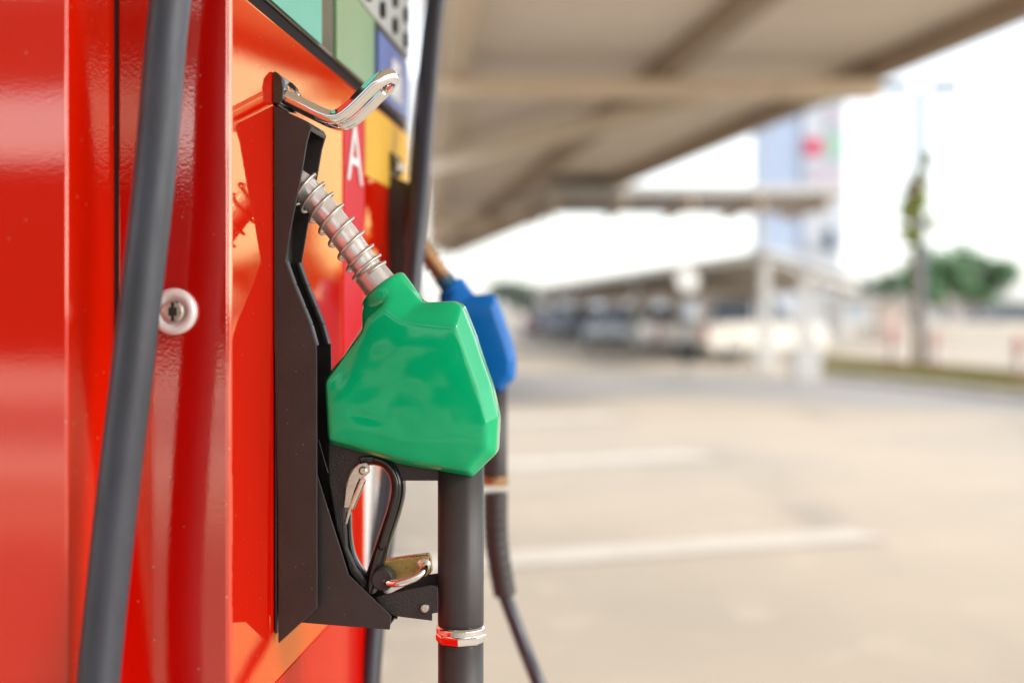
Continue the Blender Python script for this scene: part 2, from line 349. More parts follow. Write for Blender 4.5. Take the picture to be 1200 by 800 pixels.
b = NB(); box(b, (-0.54, D_END + 0.002, Z_GL - BASE + 0.0155), (-0.001, D_FAR - 0.002, 2.25 - BASE)); link('display_head', b, M['glass'], disp, bevel=0.004)
# coloured and moulded panels on the head
zz = Z_GL - BASE + 0.017
def panel(name, d0, d1, z0, z1, m, u0=0.0, u1=0.0025, bev=0.0008):
    bm = NB(); box(bm, (u0 - 0.0015, d0, z0), (u1, d1, z1)); return link(name, bm, m, disp, bevel=bev)
panel('screen_surround', D_END + 0.02, face_d(375), zz, zz + 0.30, M['teal'])
panel('green_panel', face_d(393), face_d(437), zz, zz + 0.30, M['olive'])  # plain green panel beside the screen
kp = panel('keypad', face_d(417), face_d(476), 1.81 - BASE, 2.05 - BASE, M['plate'], u1=0.006, bev=0.002)
kd0, kd1 = face_d(420), face_d(473)
for i in range(4):
    for j in range(5):
        c = Vector((0.0055, kd0 + 0.035 + (kd1 - kd0 - 0.06) * i / 3, 1.832 - BASE + 0.042 * j)); bm = NB(); cyl(bm, c, c + Vector((0.006, 0, 0)), 0.013, 16)
        link('key', bm, M['trim'], kp)
sg = panel('notice', face_d(441), face_d(475), Z_GL - BASE + 0.018, 1.80 - BASE, M['signblue'], u1=0.0045)
sa, sb = face_d(453), face_d(468)
bm = NB(); z1_ = Z_GL - BASE + 0.032
box(bm, (0.0046, sa, z1_), (0.0058, sb, z1_ + 0.008)); box(bm, (0.0046, sa + 0.012, z1_ + 0.010), (0.0058, sb - 0.012, z1_ + 0.045)); box(bm, (0.0046, sa + 0.03, z1_ + 0.047), (0.0058, sb - 0.03, z1_ + 0.062))
o = link('pictogram', bm, M['white'], sg)
# coloured panels and letter on the face
panel('yellow_panel', face_d(427), D_FAR - 0.006, face_z(440, 212) - BASE, Z_GL - BASE - 0.006, M['yellow'], u1=0.0018)  # matt yellow panel on the upper face
panel('crimson_band', face_d(402), face_d(426), 1.20 - BASE, Z_GL - BASE - 0.03, M['magenta'], u1=0.0014)
panel('white_stripe', face_d(427), face_d(442), 0.985 - BASE, 1.185 - BASE, M['white'], u1=0.0016)  # plain white strip on the face
dm = face_d(413.5)
mt = Matrix.Translation((0.003, dm, face_z(413, 214) - BASE)) @ Matrix(((0, 0, 1, 0), (1, 0, 0, 0), (0, 1, 0, 0), (0, 0, 0, 1))) @ Matrix.Diagonal((1.45, 1, 1, 1))
text_mesh('letter', 'A', 0.118, 0.0006, M['white'], disp, mt)
panel('dim_reflection_panel', D_END + 0.006, D_LOW - 0.004, 0.03, 0.985 - BASE, M['red_low'], u1=0.0012, bev=0.0006)  # added panel; its duller red stands in for a darker reflection
# end panel details
b = NB()
box(b, (uc - 0.001, D_END - 0.0008, 0.02), (uc + 0.0027, D_END + 0.01, Z_GL - BASE - 0.005)); link('door_gap', b, M['gap'], disp)
# side column standing out from the end of the cabinet
def col_near():
    lo, hi = -0.6, D_END
    for _ in range(50):
        m_ = (lo + hi) / 2
        if U(81, m_) < uc: lo = m_       # the ray of x = 81 must hit the plane out = uc
        else: hi = m_
    return (lo + hi) / 2
# U(81, d) falls as d grows, so search the other way round
lo, hi = -0.9, D_END
for _ in range(60):
    m_ = (lo + hi) / 2
    if U(80, m_) > uc: lo = m_
    else: hi = m_
D_COL = (lo + hi) / 2
b = NB(); box(b, (-0.75, D_COL, 0), (uc - 0.0012, D_END - 0.001, 2.25 - BASE)); link('side_column', b, M['red'], disp, bevel=0.002, seg=3)
# lock
lk = L(205, 365, D_END - 0.0016); lk = lz(lk)
b = NB(); lathe(b, [(0.0, 0.001), (0.0218, 0.001), (0.0222, -0.004), (0.0205, -0.0075), (0.0165, -0.0085), (0.0135, -0.0065), (0.0125, -0.0045), (0.0, -0.0045)], lk, (0, 1, 0), 48)
lock = link('lock', b, M['lock_ring'], disp, smooth=True)
b = NB(); lathe(b, [(0.0, -0.0040), (0.0105, -0.0040), (0.0105, -0.0062), (0.0085, -0.0070), (0.0, -0.0070)], lk, (0, 1, 0), 32); link('cylinder', b, M['nickel'], lock)
b = NB(); box(b, (lk.x - 0.0016, lk.y - 0.0078, lk.z - 0.009), (lk.x + 0.0016, lk.y - 0.0069, lk.z + 0.009)); box(b, (lk.x - 0.004, lk.y - 0.0077, lk.z - 0.004), (lk.x + 0.004, lk.y - 0.00695, lk.z + 0.004)); link('keyhole', b, M['keyhole'], lock)

# ------------------------------------------------------------------ nozzle holster
def P(pts, d): return [(L(x, y, d).x, L(x, y, d).z - BASE) for x, y in pts]
PLATE = [(319.5, 124), (355, 140), (362, 143.5), (365, 149), (360, 166), (351.7, 214), (342, 263), (335, 305), (345, 333), (356, 360), (364, 380), (371, 405), (371.5, 430), (372, 712), (326, 754), (325.5, 600), (322, 418), (321, 410)]
HW = 0.078
def lug_only(dd, h):
    # pivot lugs and chrome pin
    lug = [(318.5, 84), (325, 85), (331, 92), (333, 103), (332, 116), (328, 122.5), (318.5, 121)]
    bm = NB(); q = P(lug, 0.0); q = [(max(u, 0.0006), z) for u, z in q]
    prism_y(bm, q, dd - 0.002, dd + 0.009); prism_y(bm, q, dd + 0.064, dd + 0.075)
    box(bm, (0.0006, dd + 0.009, q[5][1]), (0.0032, dd + 0.064, q[0][1]))
    lg = link('pivot_housing', bm, M['black_gloss'], h, bevel=0.0012)
    c = lz(L(329, 106, 0.0)); bm = NB()
    c.y = dd + 0.009
    lathe(bm, [(0.0, 0), (0.0085, 0), (0.0085, 0.007), (0.0062, 0.0075), (0.0062, 0.020), (0.0082, 0.0205), (0.0082, 0.032), (0.0060, 0.0325), (0.0060, 0.044), (0.0085, 0.0445), (0.0085, 0.054), (0, 0.054)], c, (0, 1, 0), 24)
    link('pivot_pin', bm, M['chrome'], lg)
def make_holster(dd, parent, with_lever=True):
    bm = NB(); pl = P(PLATE, 0.0); pl = [(max(u, 0.0005) if i in (0, 14, 15, 16, 17) else u, z) for i, (u, z) in enumerate(pl)]
    if not with_lever: pl = [(u, z + (0.20 if i in (13, 14) else 0)) for i, (u, z) in enumerate(pl) if i != 15]
    prism_y(bm, pl, dd, dd + 0.003); prism_y(bm, pl, dd + HW - 0.003, dd + HW)
    # inward flanges along the front edge of each plate
    fl = pl[7:12]
    for s0, s1 in ((dd + 0.003, dd + 0.015), (dd + HW - 0.015, dd + HW - 0.003)):
        for (ua, za), (ub, zb) in zip(fl, fl[1:]):
            prism_y(bm, [(ua - 0.0001, za), (ub - 0.0001, zb), (ub - 0.0050, zb), (ua - 0.0050, za)], s0, s1)
    # cap between the plates, back plate, floor
    cap = [pl[0], pl[1], pl[2], pl[3], (pl[3][0] - 0.002, pl[3][1] - 0.004), (pl[2][0] - 0.002, pl[2][1] - 0.003), (pl[1][0], pl[1][1] - 0.003), (pl[0][0], pl[0][1] - 0.003)]
    prism_y(bm, cap, dd + 0.003, dd + HW - 0.003)
    box(bm, (0.0008, dd + 0.003, pl[14][1] + 0.01), (0.0035, dd + HW - 0.003, pl[0][1] - 0.006))
    h = link('holster', bm, M['holster'], parent, bevel=0.0011, seg=2)
    # latch strip hanging inside the mouth
    bm = NB(); q = P([(349, 160), (351, 160), (349, 190), (347, 190)], 0.03); prism_y(bm, q, dd + 0.03, dd + 0.045); link('catch', bm, M['black_gloss'], h)
    if not with_lever: lug_only(dd, h); return h
    # lower guard plates
    g = P([(362, 520), (371, 552), (409, 673), (459, 721), (457, 737), (351, 728.5), (338, 741), (332, 741), (332, 520)], 0.014)
    bm = NB(); prism_y(bm, g, dd + 0.012, dd + 0.0145); prism_y(bm, g, dd + HW - 0.0145, dd + HW - 0.012)
    q = P([(340, 727), (455, 736), (455, 734), (340, 725)], 0.014); prism_y(bm, q, dd + 0.0145, dd + HW - 0.0145)
    link('lower_guard', bm, M['holster'], h, bevel=0.0007)
    # lock bracket and rivet
    q = P([(440, 700), (452, 696), (506, 685.5), (513, 689), (513, 718), (506, 719), (506, 727.5), (462, 722), (448, 714)], 0.02)
    bm = NB(); prism_y(bm, q, dd + 0.022, dd + 0.0245)
    q2 = P([(448, 700), (500, 674), (513, 672), (513, 689), (506, 686)], 0.045); prism_y(bm, q2, dd + 0.048, dd + 0.051)
    q3 = P([(500, 687), (513, 689), (513, 692), (500, 690)], 0.03); prism_y(bm, q3, dd + 0.0245, dd + 0.048)
    br = link('bracket', bm, M['rough_black'], h, bevel=0.0008)
    c = lz(L(498, 712, 0.022)); c.y = dd + 0.0222
    bm = NB(); lathe(bm, [(0.0, 0.0), (0.0050, 0.0), (0.0050, -0.0015), (0.0040, -0.0032), (0.0018, -0.0036), (0.0016, -0.0022), (0.0, -0.0022)], c, (0, 1, 0), 20); link('rivet', bm, M['nickel'], br, smooth=False)
    c0 = lz(L(448, 679, 0.02)); c0.y = dd + 0.018; c1 = c0.copy(); c1.y = dd + 0.052
    bm = NB(); lathe(bm, [(0, 0), (0.0105, 0), (0.0120, 0.002), (0.0120, 0.032), (0, 0.032)], c0, (0, 1, 0), 28)
    link('pivot_knob', bm, M['rough_black'], h)
    lug_only(dd, h)
    # chrome lever: a bent U of round bar
    prof = crom([lz(L(x, y, 0.012)) for x, y in ((333, 113), (355, 124), (378, 135), (392, 137.5), (404, 131.5), (420, 117), (433, 104), (439, 98.5))], 7)
    t = (prof[-1] - prof[-3]).normalized(); r_ = 0.0265
    near = [Vector((p.x, dd + 0.012, p.z)) for p in prof]; far = [Vector((p.x, dd + 0.012 + 2 * r_, p.z)) for p in prof][::-1]
    arc = [Vector((prof[-1].x, dd + 0.012 + r_, prof[-1].z)) + t * 0.018 * math.sin(a) - Vector((0, r_ * math.cos(a), 0)) for a in [math.pi * k / 16 for k in range(1, 16)]]
    bm = NB(); tube(bm, near + arc + far, 0.0079, 20)
    link('lever', bm, M['chrome'], h, smooth=True)
    return h
make_holster(0.0, disp)
SP = face_d(455.5)
make_holster(SP, disp, False)

# ------------------------------------------------------------------ nozzles (built in the frame of the holster, d = 0.04 its middle)
DC = 0.040
def make_nozzle(name, label, off, S, cover_m, collar_m, spout_m, hose_pts, hose_r, grip_tex=False):
    anchor = L(446, 338, DC)                          # the collar is the point that is shared between copies
    root_l = Vector((anchor.x + off[0], DC + off[1], anchor.z + off[2]))
    root = thing(name, label, 'fuel nozzle', D(root_l), ROT, group='fuel nozzles hanging in the red dispenser')
    def q(x, y, d=0.0):                               # pixel -> root coordinates, d measured from the middle plane
        v = L(x, y, DC) - anchor; return Vector((v.x * S, d * S, v.z * S))
    def q2(pts): return [(q(x, y).x, q(x, y).z) for x, y in pts]
    outer = [(497, 354), (534, 352), (543, 357), (559, 395), (577, 450), (585, 487), (583, 529), (568, 543), (556, 557), (470, 541), (389, 517), (384, 444), (405, 414), (427, 381), (427, 362), (474, 330), (488, 343)]
    inner = [(474, 374), (520, 379), (538, 381), (548, 408), (564, 455), (573, 490), (573, 521), (562, 533), (552, 548), (470, 533), (393, 511), (388.5, 446), (408, 417), (431, 388), (438, 374), (456, 358), (467, 368)]
    core = [(474, 400), (510, 401), (524, 404), (532, 424), (542, 460), (548, 488), (548, 505), (540, 512), (532, 520), (470, 510), (415, 495), (411, 455), (424, 432), (446, 408), (452, 398), (462, 392), (468, 396)]
    h1, h2 = 0.019 * S, 0.0355 * S
    o2, i2 = q2(outer), q2(inner)
    bm = NB()
    c2 = q2(core); h3 = 0.0368 * S
    loft(bm, [[Vector((x, -h3, z)) for x, z in c2], [Vector((x, -h2, z)) for x, z in i2], [Vector((x, -h1, z)) for x, z in o2], [Vector((x, h1, z)) for x, z in o2], [Vector((x, h2, z)) for x, z in i2], [Vector((x, h3, z)) for x, z in c2]])
    ax = (q(441, 325) - q(376, 240)).normalized()
    c0 = q(446.5, 336.5)
    lathe(bm, [(0.0, 0), (0.0275 * S, 0.0), (0.0290 * S, 0.003 * S), (0.0290 * S, 0.036 * S), (0.024 * S, 0.058 * S), (0.0, 0.058 * S)], c0, ax, 40)
    bmesh.ops.triangulate(bm, faces=[f for f in bm.faces if len(f.verts) > 4])
    cov = link('cover', bm, cover_m, root); remesh(cov, 0.0013 * S, 60, 0.5)
    # hand-dipped vinyl: slow waves in the skin, a shallow dimple and a pulled fold under the collar
    dm_, fo_ = q(436, 486, -0.038), q(410, 420, -0.036)
    me = cov.data; nr = [v.normal.copy() for v in me.vertices]
    for v, nn in zip(me.vertices, nr):
        p = v.co / S; k = 0.0019 * noise.noise(Vector((p.x * 17, p.y * 10, p.z * 9)) + Vector((1.3, 0, 4.1))) + 0.00022 * noise.noise(p * 48 + Vector((3, 1, 7)))
        d_ = (v.co - dm_) / S; d_.y *= .5; k -= 0.0005 * math.exp(-((d_.x * .8 - d_.z * .25) / .013) ** 2 - ((d_.z + d_.x * .3) / .0065) ** 2) if abs(d_.y) < .02 else 0
        d_ = (v.co - fo_) / S; k -= 0.0016 * math.exp(-((d_.x - .35 * d_.z) / .012) ** 2 - (d_.z / .035) ** 2)
        v.co = v.co + nn * k * S
    # ferrule, spout, spring
    fe0, fe1 = q(432, 317.5), c0 + ax * 0.008 * S
    bm = NB(); ln = (fe1 - fe0).length
    lathe(bm, [(0.0, 0), (0.0160 * S, 0), (0.0182 * S, 0.0015 * S), (0.0196 * S, ln), (0, ln)], fe0, ax, 36); link('ferrule', bm, M['ferrule'] if collar_m is None else collar_m, root, smooth=False)
    pth = crom([q(318, 205), q(340, 210), q(358, 222), q(378, 244), q(402, 274), q(424, 305), q(436, 322)], 8)
    bm = NB(); tube(bm, pth, 0.0152 * S, 28); sp = link('spout', bm, spout_m, root, smooth=True)
    # spring wire wound round the spout
    coil = []; T = 8.5; N = 200; n = len(pth) - 1; i0 = int(n * 0.30)
    for k in range(N + 1):
        s = i0 + (n - i0 - 1) * k / N; i = min(int(s), n - 1); p = pth[i].lerp(pth[i + 1], s - i)
        t = (pth[min(i + 1, n)] - pth[i]).normalized(); a = Vector((0, 1, 0)); c = t.cross(a)
        th = 2 * math.pi * T * k / N; coil.append(p + (a * math.cos(th) + c * math.sin(th)) * 0.0190 * S)
    bm = NB(); tube(bm, coil, 0.0019 * S, 8); link('spring', bm, M['wire'] if spout_m is M['steel'] else spout_m, sp, smooth=True)
    # black casting below the cover
    bm = NB(); prism_y(bm, q2([(389, 514), (440, 528), (436, 536), (424, 542), (414, 549), (408, 565), (406.5, 600), (409, 640), (420, 664), (440, 688), (432, 694), (412, 668), (396, 615), (387, 560), (386.5, 520)]), -0.012 * S, 0.012 * S)
    bd = link('handle_frame', bm, M['rough_black'], root, bevel=0.0022 * S, seg=3)
    bm = NB(); prism_y(bm, q2([(440, 529), (516, 546), (516, 562), (470, 562), (458, 548), (438, 541)]), -0.009 * S, 0.013 * S); link('bridge', bm, M['rough_black'], root, bevel=0.002 * S, seg=3)
    lp = crom([q(x, y, 0) for x, y in ((424, 537), (440, 536), (454, 541), (464, 554), (467, 573), (463, 594), (454, 622), (445, 650), (437, 676), (432, 692))], 6)
    bm = NB(); tube(bm, lp, 0.0082 * S, 16, r2=0.0135 * S, up=(0, 1, 0)); tl = link('trigger', bm, M['black_gloss'], root, smooth=True)
    bm = NB(); tube(bm, [p + Vector((0, -0.0128 * S, 0)) for p in lp[6:-14]], 0.003 * S, 10); link('rib', bm, M['black_gloss'], tl, smooth=True)
    # thin inner guard wire
    ip = crom([q(x, y, 0.004) for x, y in ((409, 600), (410, 630), (415, 652), (424, 668), (433, 676))], 6)
    bm = NB(); tube(bm, ip, 0.002 * S, 10, r2=0.007 * S, up=(0, 1, 0)); link('inner_guard', bm, M['black_gloss'], root, smooth=True)
    # latch link
    bm = NB(); prism_y(bm, q2([(419, 546), (424, 541.5), (432, 540), (436.5, 544), (436.5, 551), (431, 556), (424, 558), (419, 570), (412, 592), (406.5, 592), (409, 570), (413, 556)]), -0.0165 * S, -0.0145 * S)
    cy0, cy1 = q(427, 560, -0.010), q(413, 593, -0.010); cyl(bm, cy0, cy1, 0.0042 * S, 16); prism_y(bm, q2([(411, 593), (414, 594), (409, 612), (406.5, 612)]), -0.012 * S, -0.010 * S)
    lt = link('latch', bm, M['nickel'], root, bevel=0.0005 * S)
    bm = NB(); lathe(bm, [(0, 0), (0.0048 * S, 0), (0.0048 * S, -0.002 * S), (0.003 * S, -0.0035 * S), (0, -0.0035 * S)], q(429, 549, -0.0165), (0, 1, 0), 18); link('pivot', bm, M['nickel'], lt)
    # grip sleeve: a soft-cornered eight-sided tube
    def sleeve(p0, p1, r, nm, m):
        bmm = NB(); a = p0; zz0, zz1 = p0, p1; rings = []
        ax_ = (p1 - p0).normalized(); e1 = Vector((1, 0, 0)); e1 = (e1 - ax_ * ax_.dot(e1)).normalized(); e2 = ax_.cross(e1)
        for f_, k_ in ((0, 1), (0.97, 1), (0.99, 0.99), (1, 0.95)):
            pp = p0.lerp(p1, f_); ring = []
            for k in range(48):
                th = 2 * math.pi * k / 48; n8 = math.cos(((th + math.pi / 8) % (math.pi / 4)) - math.pi / 8)
                rr = r * k_ * (0.72 + 0.28 * (0.955 / max(n8, 0.92)))
                ring.append(pp + (e1 * math.cos(th) * rr + e2 * math.sin(th) * rr * 0.86))
            rings.append(ring)
        loft(bmm, rings); return link(nm, bmm, m, root, smooth=True, bevel=0.0)
    s0, s1 = q(540, 535), q(540, 733)
    sl = sleeve(s0, s1, 0.0250 * S, 'grip', M['sleeve'])
    for p in sl.data.polygons:
        if len(p.vertices) > 4: p.use_smooth = False
    # swivel ring: plain upper band and hexagonal lower band
    bm = NB(); zt = q(540, 732).z; zb = q(540, 751).z
    lathe(bm, [(0.0, zt), (0.0240 * S, zt), (0.0262 * S, zt - 0.002 * S), (0.0262 * S, zt - 0.0075 * S), (0.0240 * S, zt - 0.009 * S), (0.0, zt - 0.009 * S)], (q(540, 740).x, 0, 0), (0, 0, 1), 40)
    lathe(bm, [(0.0, zt - 0.0085 * S), (0.0262 * S, zt - 0.0085 * S), (0.0272 * S, zt - 0.010 * S), (0.0272 * S, zb + 0.002 * S), (0.0260 * S, zb), (0.0, zb)], (q(540, 740).x, 0, 0), (0, 0, 1), 8)
    link('swivel', bm, M['chrome'] if collar_m is None else M['copper_spout'], root, bevel=0.0004)
    low = q(540, 752); low_r = 0.0245 * S
    if grip_tex:
        hp = [Vector(p) for p in hose_pts(root)]
        gp = crom(hp[:3], 24); bm = NB(); nG = len(gp)
        tube(bm, gp, lambda s: low_r * (0.98 - 0.10 * s) * (1 + 0.03 * math.sin(s * 75)) * (0.75 if s > 0.985 else 1), 28); link('bend_guard', bm, M['sleeve'], root, smooth=True)
        hp = crom(hp[2:], 12); bm = NB(); tube(bm, hp, hose_r, 20); link('hose', bm, M['hose'], root, smooth=True)
    else:
        hp = crom([Vector(p) for p in hose_pts(root)], 14)
        bm = NB(); tube(bm, [low, low + Vector((0, 0, -0.20 * S)), low + Vector((0, 0, -0.215 * S))], [low_r, low_r, low_r * 0.8], 32); link('bend_guard', bm, M['sleeve'], root, smooth=True)
        bm = NB(); tube(bm, hp, hose_r, 20); link('hose', bm, M['hose'], root, smooth=True)
    return root
def to_root(root_l):                                  # world -> root coordinates (same rotation)
    def f(p):
        v = Vector(p) - D(root_l); return Vector((v.dot(NN), v.dot(TN), v.z))
    return f
def green_hose(root):
    x0 = (L(540, 740, DC) - L(446, 338, DC)).x
    return [(x0, 0, -0.40), (x0, 0, -0.62), (x0 - 0.01, 0.03, -0.80), (x0 - 0.05, 0.09, -0.90), (x0 - 0.10, 0.17, -0.88), (x0 - 0.17, 0.22, -0.80), (x0 - 0.27, 0.25, -0.76)]
make_nozzle('fuel_nozzle', 'bright green fuel nozzle with silver spring spout hanging in the near holster', (0, 0, 0), 1.0, M['green'], None, M['steel'], green_hose, 0.0165)
anc = L(446, 338, DC)
SB = 0.84
tgt = W(527, 336, 1.5 + (SP + DC) * TN.y)             # where the blue collar sits
tv = tgt - Vector((OX, OY, 0)); offB = (tv.dot(NN) - anc.x, SP, tgt.z - anc.z)
def blue_hose(root):
    f = to_root(Vector((anc.x + offB[0], DC + offB[1], anc.z + offB[2])))
    Zb = OY + (SP + DC) * TN.y
    return [f(W(580.5, 577, Zb)), f(W(582, 635, Zb)), f(W(592, 698, Zb)), f(W(601, 722, Zb)), f(W(616, 762, Zb - .02)), f(W(633, 805, Zb - .05)), f(W(652, 860, Zb - .05)), f(W(655, 925, Zb - .04)), f(D((0.17, 0.78, 0.47))), f(D((0.08, 0.72, 0.46))), f(D((0.0, 0.66, 0.52))), f(D((-0.06, 0.62, 0.56)))]
make_nozzle('fuel_nozzle', 'blue fuel nozzle with brassy spout hanging behind the green one', offB, SB, M['blue'], M['collar_blue'], M['copper_spout'], blue_hose, 0.0115, True)

# ------------------------------------------------------------------ padlock on the bracket
pc = L(476, 665, 0.034)
pl = thing('padlock', 'small tarnished brass padlock with chrome shackle hooked through the holster bracket', 'padlock', D(pc), ROT)
def pq(x, y, d): v = L(x, y, d) - pc; return Vector((v.x, d - 0.034, v.z))
def pp(pts): return [(pq(x, y, 0.034).x, pq(x, y, 0.034).z) for x, y in pts]
bm = NB(); prism_y(bm, pp([(448, 657.5), (499, 650), (503, 653), (505, 671), (500, 676), (452, 684), (447, 681)]), 0.004, 0.020); link('body', bm, M['brass'], pl, bevel=0.002, seg=3)
sh = crom([pq(497, 662, 0.040), pq(497.5, 664, 0.026), pq(494, 671, 0.016), pq(484, 677.5, 0.012), pq(470, 682, 0.012), pq(456, 682.5, 0.016), pq(450, 679, 0.026), pq(449, 676, 0.038)], 8)
bm = NB(); tube(bm, sh, 0.0044, 16); link('shackle', bm, M['chrome'], pl, smooth=True)
bm = NB(); c = pq(496.5, 662, 0.034); lathe(bm, [(0, 0.006), (0.0072, 0.006), (0.0072, 0.003), (0.0055, 0.0022), (0, 0.0022)], (c.x, 0, c.z), (0, 1, 0), 20); link('collar', bm, M['nickel'], pl)

# ------------------------------------------------------------------ free hoses
def hose(pts, r, m, label):
    p0 = pts[-1]; bm = NB(); tube(bm, crom([p - p0 for p in pts], 14), r, 28); o = link('fuel_hose', bm, m, smooth=True); o.location = p0
    return tag(o, label, 'hose', 'loose black fuel hoses')
hose([W(262, -470, 1.46), W(262, -440, 1.36), W(252, -340, 1.29), W(228, -150, 1.275), W(199.5, 0, 1.265), W(181.5, 200, 1.255), W(159, 400, 1.245), W(135.5, 600, 1.235), W(115, 800, 1.222), W(102, 980, 1.20), W(120, 1150, 1.18), W(180, 1250, 1.2), W(235, 1200, 1.26), W(240, 1100, 1.33)],
     0.0184, M['hose'], 'thick grey black hose sloping down in front of the red end panel and lock')
hose([D((-0.08, D_FAR - 0.12, 2.17)), D((0.03, D_FAR - 0.05, 2.19)), D((0.075, D_FAR - 0.02, 2.14)), W(526, -100, 2.45), W(508, 20, 2.40), W(496, 150, 2.30), W(485, 300, 2.20), W(471, 450, 2.14), W(455, 580, 2.10), W(438, 730, 2.05), W(430, 850, 2.02), W(428, 960, 2.01), W(412, 1010, 1.98), W(385, 990, 1.89)],
     0.0162, M['hose_dark'], 'blue black hose hanging along the far edge of the dispenser')

# ------------------------------------------------------------------ canopy above the pumps (overhead, out of the frame)
ov = thing('unseen_canopy', 'beige roof over the pumps held by square steel posts', 'canopy', (0, 0, 0))
bm = NB(); box(bm, (-6.0, -8.5, 5.0), (5.0, 9.5, 5.35)); link('roof', bm, M['canopy'], ov, bevel=0.03)
for x, y in ((-3.6, -3), (-3.6, 6.5)):
    bm = NB(); box(bm, (x - 0.15, y - 0.15, 0), (x + 0.15, y + 0.15, 4.998)); link('post', bm, M['white_paint'], ov, bevel=0.01)

ob = thing('unseen_canopy', 'second brown roof added unseen behind the viewer to darken the reflections', 'canopy', (-30, -20, 0))
bm = NB(); box(bm, (0, 0, 5.0), (36, 6, 5.35)); link('roof', bm, M['dark_soffit'], ob, bevel=0.03)  # unseen roof added to darken the upper part of the reflections
for x in (6, 18, 30):
    bm = NB(); box(bm, (x - .15, 2.85, 0), (x + .15, 3.15, 4.998)); link('post', bm, M['white_paint'], ob, bevel=0.01)

# ------------------------------------------------------------------ long shade canopy seen at the top of the picture
HC = 4.4
e0, e1 = Vector((7.0, 10.9, HC)), Vector((-1.85, 46.0, HC))        # its free edge
l0, l1 = Vector((-0.70, 10.9, HC)), Vector((-2.75, 46.0, HC))       # its other edge
near_e = W(1190, 0, 20.8); far_e = W(530, 291, 69); dirE = (far_e - near_e); e0 = near_e - dirE * 0.085; e1 = far_e
HC0, HC1 = e0.z, e1.z
l0 = Vector((-0.066 * e0.y, e0.y, HC0)); l1 = Vector((-0.060 * e1.y, e1.y, HC1))
cn = thing('shade_canopy', 'long beige shade canopy with brown purlins running away above the forecourt', 'canopy', (l0.x, l0.y, 0))
co = Vector((l0.x, l0.y, 0))
def cq(s, t, dz=0.0): return l0.lerp(l1, s).lerp(e0.lerp(e1, s), t) + Vector((0, 0, dz)) - co
bm = NB(); N = 90
for part in (0,):
    rings = []
    for i in range(N + 1):
        t = i / N; hgt = 0.010 * (1 if i % 2 else 0)
        rings.append([cq(0, t, hgt), cq(1, t, hgt), cq(1, t, hgt + 0.05), cq(0, t, hgt + 0.05)])
    loft(bm, rings)
link('roof', bm, M['canopy'], cn)
def beam(a, c, w_, h_, nm, m, par=None, bev=0.01):
    d_ = (c - a).normalized(); s = d_.cross(Vector((0, 0, 1))).normalized() * w_ / 2; up = Vector((0, 0, h_))
    bm = NB(); loft(bm, [[p - s - up, p + s - up, p + s, p - s] for p in (a, c)]); return link(nm, bm, m, par or cn, bevel=bev)
for t in (0.53,):
    beam(cq(0, t, -0.002), cq(1, t, -0.002), 0.34, 0.38, 'purlin', M['beam_dark'])
beam(cq(0, 0.07, -0.002), cq(1, 0.07, -0.002), 0.38, 0.38, 'purlin', M['beam'])
beam(cq(0, 0.985, 0.02), cq(1, 0.985, 0.02), 0.30, 0.40, 'edge_beam', M['beam_dark'])
for s in (0.155, 0.62):
    beam(cq(s, 0.0, -0.40), cq(s, 0.985 if s < .3 else .9, -0.40), 0.44, 0.32, 'cross_beam', M['beam'])
    p = cq(s, 0.0); bm = NB(); box(bm, (p.x - 0.35, p.y - 0.1, 0), (p.x - 0.15, p.y + 0.1, p.z - 0.3)); link('post', bm, M['white_paint'], cn, bevel=0.01)

beam(cq(0.36, 0.02, -0.42), cq(0.17, 0.62, -0.42), 0.36, 0.3, 'brace', M['beam'])

# ------------------------------------------------------------------ far flat canopy
Zf = 41.0
fa, fb = W(640, 226, Zf), W(986, 232, Zf)
fc = thing('shade_canopy', 'thin flat cream canopy on slim posts above the carport', 'canopy', (fa.x, fa.y, 0))
fo = Vector((fa.x, fa.y, 0))
bm = NB(); box(bm, (0, 0, fa.z - 0.12), (fb.x - fa.x, 7.5, fa.z + 0.12)); link('roof', bm, M['roof2'], fc, bevel=0.02)
bm = NB(); box(bm, (-0.06, -0.10, fa.z - 0.02), (fb.x - fa.x + 0.06, -0.003, fa.z + 0.22)); link('fascia', bm, M['white_paint'], fc, bevel=0.01)
for k in range(5):
    bm = NB(); x = 0.3 + k * (fb.x - fa.x - 0.6) / 4; box(bm, (x - 0.08, 0.05, fa.z - 0.38), (x + 0.08, 7.4, fa.z - 0.122)); link('rafter', bm, M['beam'], fc)
for px in (893, 963):
    x = W(px, 300, Zf + 0.6).x - fa.x; bm = NB(); box(bm, (x - 0.07, 0.53, 0), (x + 0.07, 0.67, fa.z - 0.122)); link('post', bm, M['white_paint'], fc)
sgp = W(972, 282, Zf - 0.25); bm = NB(); box(bm, (-0.14, -0.03, -0.34), (0.14, 0.03, 0.34)); box(bm, (-0.2, 0.0305, 0.1), (-0.1, 0.75, 0.16)); box(bm, (-0.2, 0.0305, -0.16), (-0.1, 0.75, -0.1))
o = link('hanging_sign', bm, M['navy'], bevel=0.01); o.location = sgp; tag(o, 'small dark navy sign on the slim post under the thin canopy', 'sign')

